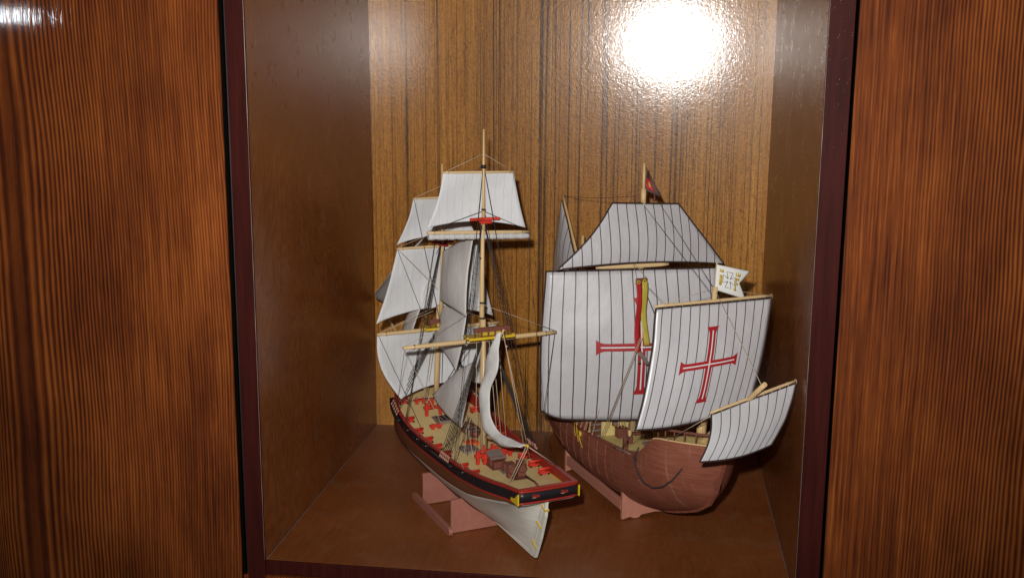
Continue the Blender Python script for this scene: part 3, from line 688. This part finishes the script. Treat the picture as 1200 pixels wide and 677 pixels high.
def sec2(t, z):
    zr, wr, zk = interp(t, zr2), interp(t, wr2), interp(t, zk2)
    k = min(1, max(0, (z - zk)/max(1e-4, zr - zk)))
    return .0015 + max(0, wr - .0015) * (1 - (1 - k) ** 3) ** interp(t, e2) * (1 + .16*k*(1 - k))
hb = MB(); ts2 = [lerp(-.30, .162, i/76) for i in range(77)]
for sd in (-1, 1):
    hb.grid(lambda u, v: (lambda t: V((t, sd*sec2(t, lerp(interp(t, zr2), interp(t, zk2), v ** .9)), lerp(interp(t, zr2), interp(t, zk2), v ** .9))))(lerp(-.30, .162, u)), 76, 26)
hull2 = hb.build('hull', M['planks'], nao, 'red brown planked round bellied hull')
# stem and keel
kp = [(-.285, .030), (-.26, .017), (-.2, .0125), (.01, .0135), (.032, .0172), (.052, .0238), (.078, .0340), (.108, .0472), (.1330, .0640), (.1470, .0840), (.1550, .106), (.1640, .131), (.1670, .150), (.160, .150), (.150, .112), (.129, .070), (.072, .039), (.01, .019), (-.26, .0225)]
MB().plate(kp, .0034, Matrix.Rotation(PI/2, 4, 'X')).build('keel', M['planks'], hull2)
MB().plate([(-.305, .115), (-.285, .028), (-.297, .022), (-.322, .110)], .004, Matrix.Rotation(PI/2, 4, 'X')).build('rudder', M['planks'], hull2)
MB().grid(lambda u, v: V((-.3005, lerp(-1, 1, u)*sec2(-.30, lerp(.112, .071, v)), lerp(.112, .071, v))), 8, 8).build('transom', M['planks'], hull2, solid=.002)
# wales
for off, r_ in ((.018, .0007), (.036, .0006)):
    for sd in (-1, 1):
        MB().tube([(t, sd*(sec2(t, min(interp(t, zr2), .120 if t > .07 else 9) - off) + .0004), min(interp(t, zr2), .120 if t > .07 else 9) - off) for t in [lerp(-.295, .062, i/50) for i in range(51)]], r_, 5).build('wale', M['planks'], hull2)
# vertical riders on the side
for t in (-.165, -.14, -.115, -.092, -.068, -.045, -.022):
    for sd in (-1, 1):
        MB().tube([(t, sd*(sec2(t, z) + .0002), z) for z in [lerp(interp(t, zr2) - .002, .045, i/8) for i in range(9)]], .0006, 5).build('rider', M['planks'], hull2)
# waist deck and forecastle deck
def deckz2(t): return interp(t, [(-.29, .090), (-.1, .0835), (0, .0850), (.1, .0890)])
MB().grid(lambda u, v: (lambda t: V((t, lerp(-1, 1, v)*(sec2(t, deckz2(t)) - .0022), deckz2(t) + .0012*(1 - (2*v-1)**2))))(lerp(-.10, .090, u)), 30, 8).build('deck', M['deck2'], hull2, 'tan deck in the waist')
for sd in (-1, 1):
    MB().grid(lambda u, v: (lambda t, z: V((t, sd*max(.0006, sec2(t, z) - .0026), z)))(lerp(-.10, .152, u), lerp(interp(lerp(-.10, .152, u), zr2), deckz2(lerp(-.10, .152, u)) - .002, v)), 40, 4).build('bulwark', M['fit'], hull2)
    def cap2(u, v):
        t = lerp(-.10, .080, u); w = interp(t, wr2); a = [(-.0034, 0), (-.0034, .0012), (.0010, .0012), (.0010, 0), (-.0034, 0)][round(v*4)]
        return V((t, sd*(w + a[0]), interp(t, zr2) + a[1]))
    MB().grid(cap2, 40, 4, smooth=False).build('cap_rail', M['planks'], hull2)
    def cap3(u, v):
        t = lerp(.088, .160, u); w = interp(t, wr2); a = [(-.0030, 0), (-.0030, .0014), (.0006, .0014), (.0006, 0), (-.0030, 0)][round(v*4)]
        return V((t, sd*max(.0005, w + a[0]), interp(t, zr2) + a[1]))
    MB().grid(cap3, 24, 4, smooth=False).build('cap_rail', M['spar'], hull2, 'pale edge of the forecastle')
    # forecastle open rail on stanchions
    fr_ = [(t, sd*max(.003, interp(t, wr2) - .002), interp(t, zr2) + .0125) for t in [lerp(.094, .158, i/12) for i in range(13)]]
    b = MB(); b.tube(fr_, .0017, 6)
    for i in range(0, 13, 2): x_, y_, z_ = fr_[i]; b.tube([(x_, y_, z_ - .012), (x_, y_, z_)], .0009, 5)
    b.build('forecastle_rail', M['fit'], hull2)
MB().grid(lambda u, v: (lambda t: V((t, lerp(-1, 1, v)*max(.001, interp(t, wr2) - .0028), .1360)))(lerp(.086, .158, u)), 16, 6).build('forecastle_deck', M['deck2'], hull2, solid=.001)
MB().plate([(-.042, .090), (.042, .090), (.049, .112), (.050, .1355), (-.050, .1355), (-.049, .112)], .002, Matrix.Translation((.0855, 0, 0)) @ Matrix(((0, 0, 1, 0), (1, 0, 0, 0), (0, 1, 0, 0), (0, 0, 0, 1)))).build('forecastle_bulkhead', M['grey'], hull2)
# quarterdeck: sides, bulkhead, deck, sterncastle
TB = -.083
for sd in (-1, 1):
    MB().grid(lambda u, v: (lambda t: V((t, sd*(interp(t, wr2) - .0012 - .010*v), lerp(interp(t, zr2), lerp(.135, .175, u ** 1.5), v))))(lerp(TB, -.298, u)), 30, 6).build('quarter_side', M['planks'], hull2, solid=.0022)
bw = interp(TB, wr2)
bk = MB().plate([(-bw + .005, .084), (bw - .005, .084), (bw - .010, .134), (-bw + .010, .134)], .002, Matrix.Translation((TB - .001, 0, 0)) @ Matrix(((0, 0, 1, 0), (1, 0, 0, 0), (0, 1, 0, 0), (0, 0, 0, 1)))).build('bulkhead', M['deck2'], hull2, 'tan bulkhead under the main sail')
ld = MB(); ld.box((TB + .002, -.0490, .104), (.003, .0145, .042))
for i in range(5): ld.box((TB + .0045, -.0490, .0875 + i*.0080), (.0035, .0125, .0022), mi=1)
ld.build('ladder', [M['brown'], M['grey']], bk)
w_ = MB(); w_.box((TB + .0012, -.0195, .1010), (.002, .0105, .0065)); w_.box((TB + .0026, -.0195, .1010), (.001, .0070, .0030), mi=1); w_.build('window', [M['fit'], M['grey']], bk)
MB().grid(lambda u, v: V((lerp(TB, -.298, u), lerp(-1, 1, v)*(interp(lerp(TB, -.298, u), wr2) - .011), lerp(.128, .150, u))), 12, 4).build('quarterdeck', M['deck2'], hull2, solid=.001)
# things on the deck
b = MB(); zz = .0845
b.box((-.071, -.0165, zz + .0065), (.012, .0130, .013)); b.box((-.071, -.0165, zz + .0132), (.014, .0150, .0012), mi=0)
for e in (-.004, .0, .004): b.tube([(-.071 + e*.4, -.0165 + e, zz + .013), (-.070, -.015 + e*1.2, zz + .030)], .0006, 5, mi=1)
b.build('deck_pump', [M['fit'], M['spar']], nao, bevel=.0003)
b = MB(); b.box((-.0425, -.0180, zz + .0055), (.0062, .0062, .011)); b.tube([(-.0425, -.018, zz + .010), (-.0425, -.018, zz + .0185)], .0024, 8, mi=1); b.build('bollard', [M['fit'], M['spar']], nao, bevel=.0003)
b = MB(); b.box((-.052, .0150, zz + .0045), (.008, .0085, .009)); b.box((-.050, .0020, zz + .0110), (.0060, .0300, .0026)); b.build('bitts', M['fit'], nao, bevel=.0003)
MB().box((-.020, .010, zz + .0025), (.026, .030, .004)).build('deck_hatch', M['grey'], nao, bevel=.0004)
b = MB(); t = .024; b.box((t, -interp(t, wr2) + .0005, .1085), (.0048, .0042, .020)); b.build('timber_head', M['fit'], nao, bevel=.0004)
MB().tube([(.000, -.0610, .0985), (.012, -.0625, .1010), (.030, -.0605, .1035), (.041, -.0585, .1030)], .0008, 6).build('grey_fender', M['grey'], nao)
# yellow bullseye with tassels on the side
pb = MB(); pc = V((-.094, -.0668, .0873))
pb.tube([pc + V((0, .002, 0)), pc + V((0, -.0014, 0))], .0040, 10, mi=0); pb.box(pc + V((0, -.0018, 0)), (.0012, .001, .0048), mi=1)
po = pb.build('painted_shield', [M['yellow'], M['black']], nao, 'small yellow round shield with a black bar')
for a, b_ in ((pc + V((-.018, .002, .013)), pc + V((.012, -.002, -.012))), (pc + V((-.016, .002, .014)), pc + V((.002, -.002, -.010))), (pc + V((.001, 0, -.003)), pc + V((.016, -.002, -.014))), (pc + V((-.022, .002, .008)), pc + V((-.010, -.001, -.006)))):
    MB().tube([a, a.lerp(b_, .5) + V((0, -.001, -.001)), b_], .0004, 5).build('yellow_cord', M['yellow'], po)
# anchor cable over the bow
cab_pts = [(.060, -.0575, .1180), (.0565, -.0600, .1070), (.058, -.0605, .0970), (.066, -.0600, .0870), (.078, -.0585, .0800), (.0925, -.0545, .0785), (.106, -.0485, .0840), (.117, -.0425, .0950), (.1235, -.0375, .1060), (.1260, -.0345, .1120)]
MB().tube(cab_pts, .0010, 7).build('anchor_cable', M['drope'], nao, 'black cable looped over the bow')
MB().ball((.0570, -.0605, .1040), .0026, sc_=(.8, .8, 1.8)).build('cable_knot', M['drope'], nao)
# masts
MB().tube([(-.0715, 0, .083), (-.0625, 0, .250), (-.0588, 0, .398)], [.0046, .0042, .0034], 10).build('main_mast', M['spar'], nao)
MB().tube([(-.0588, 0, .396), (-.0590, 0, .4150)], [.0036, .0034], 10).build('mast_cap', M['spar'], nao)
MB().tube([(-.0590, 0, .412), (-.0595, 0, .4470)], [.0021, .0017], 8).build('pole_mast', M['spar'], nao)
MB().tube([(.1060, .002, .130), (.1130, .0065, .3200)], [.0040, .0031], 10).build('fore_mast', M['spar'], nao)
MB().tube([(.1130, .0065, .315), (.1132, .0070, .3485)], [.0012, .0009], 8).build('flag_pole', M['spar'], nao)
kb = MB(); kb.ball((.1075, -.001, .1490), .0048, sc_=(1, 1, 1.2))
for i in range(3): kb.tube([(.1075 + .0048*math.cos(a*PI/6), -.001 + .0048*math.sin(a*PI/6), .1460 + i*.0022) for a in range(13)], .0008, 5)
kb.build('mast_coat', M['spar'], nao)
spar((.085, 0, .1130), (.2315, 0, .2375), .0042, .0027, 'spar', name='bowsprit', parent=nao, mid=False)
# mizzen with lateen yard
MB().tube([(-.235, 0, .14), (-.245, 0, .330)], [.0034, .0024], 8).build('mizzen_mast', M['spar'], nao)
spar((-.3170, -.002, .3830), (-.200, -.002, .2130), .0020, .0012, 'spar', name='lateen_yard', parent=nao)
make_sail('lateen_sail', M['satin'], (-.3130, -.004, .3740), (-.3120, -.004, .3725), (-.338, -.008, .2300), (-.205, -.004, .2150), (0, -.008, 0), (-.004, 0, 0), parent=nao, uvu=lambda u, v, p: p.x/.0125, hem=M['hem'], hem_r=.0006, label='grey lateen sail at the stern')
# yards
spar((-.0660, -.0610, .3160), (-.0480, .0330, .3185), .0033, .0018, parent=nao)
spar((-.0600, -.043, .3965), (-.0600, .048, .3930), .0014, .0010, parent=nao)
spar((.1170, -.0730, .3030), (.1170, .0790, .3058), .0020, .0014, parent=nao)
spar((.2030, -.0475, .2025), (.2030, .0585, .2285), .0018, .0013, parent=nao)
# sails
o, P = make_sail('sail', M['satin'], (-.0570, -.0440, .3985), (-.0570, .0495, .3945), (-.0500, -.1210, .3185), (-.0500, .1160, .3135), (.010, 0, 0), (0, .0065, .0), (0, -.0005, 0), (0, 0, .0072), parent=nao, uvu=lambda u, v, p: p.y/.0126, hem=M['hem'], hem_r=.0011, label='ruled white topsail narrowing upwards on the main mast')
o, P = make_sail('sail', M['satin'], (-.0880, -.1200, .3105), (-.0330, .0960, .3130), (-.0920, -.1245, .1165), (-.0300, .1000, .1180), (.020, 0, 0), (0, -.0042, 0), (0, .002, 0), (0, 0, -.0030), parent=nao, uvu=lambda u, v, p: u*15.3 + .4, hem=M['hem'], hem_r=.0012, round_l=.010, label='large ruled white mainsail with a red cross')
cross_on(P, .530, .500, (.250, .0545), (.320, .0580), .0046, .0092, V((.0009, 0, 0)), o)
o, P = make_sail('sail', M['satin'], (.1200, -.0725, .3010), (.1200, .0775, .3038), (.1420, -.1050, .1710), (.1400, .0420, .1870), (.009, 0, 0), (0, .0035, -.001), (0, .0025, 0), (0, 0, -.006), parent=nao, uvu=lambda u, v, p: u*12.6 + .3, hem=M['hem'], hem_r=.0012, label='ruled white foresail with a red cross over the bow')
cross_on(P, .490, .515, (.2480, .0375), (.320, .0430), .0040, .0080, V((.0009, 0, 0)), o)
o, P = make_sail('sail', M['satin'], (.2045, -.0470, .2010), (.2045, .0580, .2265), (.2260, -.0720, .1590), (.2220, .0180, .1660), (.007, 0, 0), (0, .0040, 0), (0, .0030, -.001), (0, -.0, -.0035), parent=nao, uvu=lambda u, v, p: u*9.0, hem=M['hem'], hem_r=.0010, label='small ruled white sail under the bowsprit')
# robands along the yards
for n_, a, b in ((14, (.1195, -.0715, .3030), (.1195, .0775, .3058)), (10, (.2045, -.0460, .2028), (.2045, .0570, .2282))):
    for i in range(n_ + 1):
        p = V(a).lerp(V(b), i/n_); MB().tube([p + V((.0024*math.cos(k*PI/4), 0, .0024*math.sin(k*PI/4))) for k in range(9)], .00035, 4).build('roband', M['rope'], nao)
# flags: white swallowtail with crowned letters and an outlined cross
fo = bpy.data.objects.new('swallowtail_flag', None)
def FL(a, b):   # a 0..1 along the fly, b 0..1 down; gently curved sheet, across the ship
    return V((.1138 + .004*math.sin(a*2.6), .0072 + lerp(lerp(-.0003, -.0018, b), lerp(.0425, .0375, b), a), -.0033 + lerp(lerp(.3490, .3390, a), lerp(.3200, .3070, a), b)))
def tail(a, b):
    k = .70 + .30*abs(2*b - 1); return FL(a*k, b)
flag = MB().grid(tail, 16, 10).build('swallowtail_flag', M['flagw'], nao, 'white swallowtail flag with a cross between two gold crowned letters', solid=.0004)
nf = V((.0007, 0, 0))
MB().tube([tail(i/12, 0) for i in range(13)] + [tail(1, i/10) for i in range(1, 11)] + [tail(1 - i/12, 1) for i in range(1, 13)], .00025, 4).build('flag_edge', M['green'], flag)
def glyph(rects, mat, name):
    g = MB()
    for a0, b0, a1, b1 in rects: g.grid(lambda u, v: FL(lerp(a0, a1, u), lerp(b0, b1, v)) + nf, 2, 2)
    g.build(name, mat, flag, solid=.0003)
glyph([(.09, .36, .165, .76), (.08, .20, .19, .255), (.08, .14, .105, .20), (.122, .13, .148, .20), (.165, .14, .19, .20)], M['gold'], 'crowned_letter_i')
glyph([(.555, .34, .595, .80), (.595, .34, .67, .43), (.595, .52, .65, .60), (.53, .76, .62, .82), (.54, .22, .69, .28), (.54, .15, .565, .22), (.60, .14, .63, .22), (.665, .15, .69, .22)], M['gold'], 'crowned_letter_f')
def outline(pts, mat, name, r): MB().tube([FL(a, b) + nf for a, b in pts + pts[:1]], r, 4).build(name, mat, flag)
cxp, cyp = .365, .49
arm = []
for k in range(4):
    for (x_, y_) in ((-.05, -.05), (-.15, -.29), (.15, -.29), (.05, -.05)):
        ca, sa = [(1, 0), (0, 1), (-1, 0), (0, -1)][k]
        xx, yy = x_*ca - y_*sa, x_*sa + y_*ca
        arm.append((cxp + xx*.60, cyp + yy*1.02))
outline(arm, M['green'], 'cross_outline', .00042)
# banner hanging in two stripes before the mainsail, with curled tails
def banner(s0, s1, mat, zt_, zb, ph):
    return MB().grid(lambda u, v: V((-.0195 + .0030*math.sin(v*7 + ph) + .004*v, lerp(s0, s1, u) + .0015*math.sin(v*5 + ph)*v + (.0040*v if ph else .001*v), lerp(zt_, zb, v))), 4, 24)
bn = banner(-.0278, -.0205, M['flagr'], .3060, .2150, 0).build('banner', M['flagr'], nao, 'long hanging banner split into red and yellow tails', solid=.0005)
banner(-.0200, -.0125, M['flagy'], .3045, .2230, 1.2).build('banner_tail', M['flagy'], bn, 'yellow tail of the banner', solid=.0005)
MB().grid(lambda u, v: V((-.0150 + .004*math.sin(v*3), lerp(-.0262, -.0195, u) + .0140*v*v, lerp(.2160, .1960, v) + .004*math.sin(v*3))), 4, 10).build('banner_end', M['grey'], bn, 'grey curled end of the banner', solid=.0005)
MB().grid(lambda u, v: V((-.0185, lerp(-.0280, -.0126, u), lerp(.3085, .3000, v))), 4, 2).build('banner_head', M['fit'], bn, solid=.0005)
for s_, z_ in ((-.0243, .3035), (-.0163, .3050)):
    e = MB(); e.tube([(-.0180, s_, z_), (-.0172, s_, z_)], .0024, 10); e.build('castle_badge', M['gold'], bn)
    MB().box((-.0168, s_, z_), (.0008, .0016, .0016)).build('castle_gate', M['black'], bn)
R2 = lambda n, a, b, d=True, r=None, sag=0: rope(n, nao, a, b, d, r, sag)
R2('banner_line', (-.0185, -.0270, .3085), (-.0450, -.0185, .3230), False, .0003); R2('banner_line', (-.0185, -.0130, .3085), (-.0450, -.0180, .3230), False, .0003)
# small dark triangular flag at the main masthead
fb = MB(); A_, B2, C_ = V((-.0595, .0030, .4415)), V((-.0540, .0235, .4030)), V((-.0590, .0024, .4125))
tri = lambda u, v: A_.lerp(C_.lerp(B2, u), max(v, .001)) + V((.0015*math.sin(v*6 + u*3), 0, 0))
fl2 = fb.grid(tri, 10, 12).build('pennant', M['flagd'], nao, 'small dark triangular pennant with a red field', solid=.0004)
MB().grid(lambda u, v: tri(lerp(.05, .62, u), lerp(.42, .88, v)) + V((.0009, 0, 0)), 5, 5).build('red_field', M['flagr'], fl2, solid=.0003)
MB().grid(lambda u, v: tri(lerp(.28, .42, u), lerp(.56, .76, v)) + V((.0015, 0, 0)), 2, 2).build('gold_charge', M['gold'], fl2, solid=.0002)
# blocks and lines of the carrack
for s_ in (-.0120, .0150):
    MB().tube([(-.0575, s_, .3990), (-.0575, s_, .4060)], .0011, 6).ball((-.0575, s_, .4070), .0015).build('block', M['fit'], nao)
R2('line', (-.3150, -.002, .3800), (-.060, -.013, .4060), True, .00032, .003)
R2('line', (-.0570, .0150, .4060), (.1120, .006, .3170), True, .0003)
R2('stay', (-.0590, 0, .3950), (.1120, .006, .3080), True, .0003); R2('stay', (-.062, 0, .300), (.105, 0, .150), True, .0006)
R2('stay', (.1140, .0065, .315), (.226, 0, .234), False, .0004)
R2('line', (-.0050, -.026, .2360), (-.040, -.060, .1000), False, .0004); R2('line', (-.0050, -.024, .2360), (-.036, -.060, .1000), False, .0004)
MB().ball((-.0010, -.029, .2060), .0018).build('block', M['fit'], nao)
R2('line', (.0, -.020, .3000), (.118, -.058, .304), False, .0003); R2('line', (.0, .060, .31), (.1, .02, .305), True, .0003)
R2('sheet', (.2040, -.0465, .2000), (.110, -.046, .142), False, .0004); R2('sheet', (.1420, -.1050, .1710), (.02, -.0600, .103), True, .0003)
R2('sheet', (.1400, .0500, .1870), (.060, .0560, .118), True, .0003)
R2('lift', (.1140, .0065, .3180), (.1180, -.070, .304), False, .0003); R2('lift', (.1140, .0065, .3180), (.1180, .076, .3065), False, .0003)
for sd in (-1, 1):
    shrouds(nao, (-.0625, sd*.004, .300), (.005, 0, 0), (-.108, sd*.0655, .0935), (-.060, sd*.0645, .0945), 5, 18, .0004, True, .012, 'rope')
for e in range(6): R2('fall', (-.068 + e*.002, -.010 + e*.004, .150), (-.070 + e*.003, -.014 + e*.0055, .0950), False, .0004)

# stand of the carrack
st2 = thing('display_stand', 'pale salmon wooden cradle under the carrack hull', 'ship stand', (.4487, .2016, 0), math.radians(-62.153))
for t in (-.002, -.185):
    half = [(-.0475, .0008), (-.0475, .0370), (-.0365, .0365), (-.0325, .0295), (-.0255, .0215), (-.0170, .0175), (-.006, .0148), (-.0027, .0118)]
    low = [(.0475, .0008), (.030, .0008), (.026, -.0), (.0205, .0030), (.0, .0055), (-.020, .0040), (-.0235, .0006), (-.0285, -.0), (-.0320, .0010), (-.036, .0030)]
    prof = half + [(-x, z) for x, z in half[::-1]] + [(x, max(.0004, z)) for x, z in low[1:]]
    MB().plate(prof, .0055, Matrix.Translation((t, 0, 0)) @ Matrix(((0, 0, 1, 0), (1, 0, 0, 0), (0, 1, 0, 0), (0, 0, 0, 1)))).build('cradle_panel', M['stand2'], st2, bevel=.0006)
for sd in (-1, 1):
    MB().box((-.0945, sd*.0440, .0175), (.176, .0055, .0130)).build('side_rail', M['stand2'], st2, bevel=.0006)

# ------------------------------------------------------------------ camera, light
cy_, sy_ = math.cos(.1317), math.sin(.1317); pit, roll = -.1917, .0069
fw = V((-sy_*math.cos(pit), cy_*math.cos(pit), math.sin(pit))); r0 = V((cy_, sy_, 0)); u0 = r0.cross(fw)
Rr = r0*math.cos(roll) + u0*math.sin(roll); Uu = -r0*math.sin(roll) + u0*math.cos(roll)
cam = bpy.data.cameras.new('camera'); co = bpy.data.objects.new('camera', cam); COL.objects.link(co)
CL = V((.4373, -1.1315, .5517))
m = Matrix.Identity(4)
for i in range(3): m[i][0], m[i][1], m[i][2], m[i][3] = Rr[i], Uu[i], -fw[i], CL[i]
co.matrix_world = m; cam.sensor_width = 36; cam.lens = 1273.58/1200*36; cam.clip_start = .02; cam.clip_end = 50
sc.camera = co
# the camera's flash, a little above and left of the lens
fl = bpy.data.lights.new('flash', 'SPOT'); fl.energy = 66; fl.color = (1, .965, .93); fl.shadow_soft_size = .010; fl.spot_size = math.radians(82); fl.spot_blend = 1.0
fo_ = bpy.data.objects.new('flash', fl); COL.objects.link(fo_)
fpos = CL + Rr*(-.030) + Uu*.058 + fw*.01
fo_.location = fpos
aim = CL + fw*1.4 + Uu*.20
fo_.rotation_euler = (aim - fpos).to_track_quat('-Z', 'Y').to_euler()
# a cool room lamp far to the left, mirrored in the left door
rl_ = bpy.data.lights.new('room_lamp', 'POINT'); rl_.energy = 4; rl_.color = (.85, .93, 1); rl_.shadow_soft_size = .02
ro_ = bpy.data.objects.new('room_lamp', rl_); COL.objects.link(ro_); ro_.location = (-1.29, -1.65, .705)
wd = bpy.data.worlds.new('World'); sc.world = wd; wd.use_nodes = True
wd.node_tree.nodes['Background'].inputs[0].default_value = (1, .86, .72, 1); wd.node_tree.nodes['Background'].inputs[1].default_value = .035
sc.view_settings.view_transform = 'Standard'; sc.view_settings.look = 'None'; sc.view_settings.exposure = 0; sc.view_settings.gamma = 1
sc.render.engine = 'CYCLES'; sc.cycles.use_denoising = True; sc.cycles.denoising_input_passes = 'RGB_ALBEDO_NORMAL'; sc.cycles.denoising_prefilter = 'ACCURATE'; sc.cycles.caustics_reflective = True; sc.cycles.max_bounces = 8; sc.cycles.blur_glossy = 0.3; sc.cycles.sample_clamp_indirect = 6
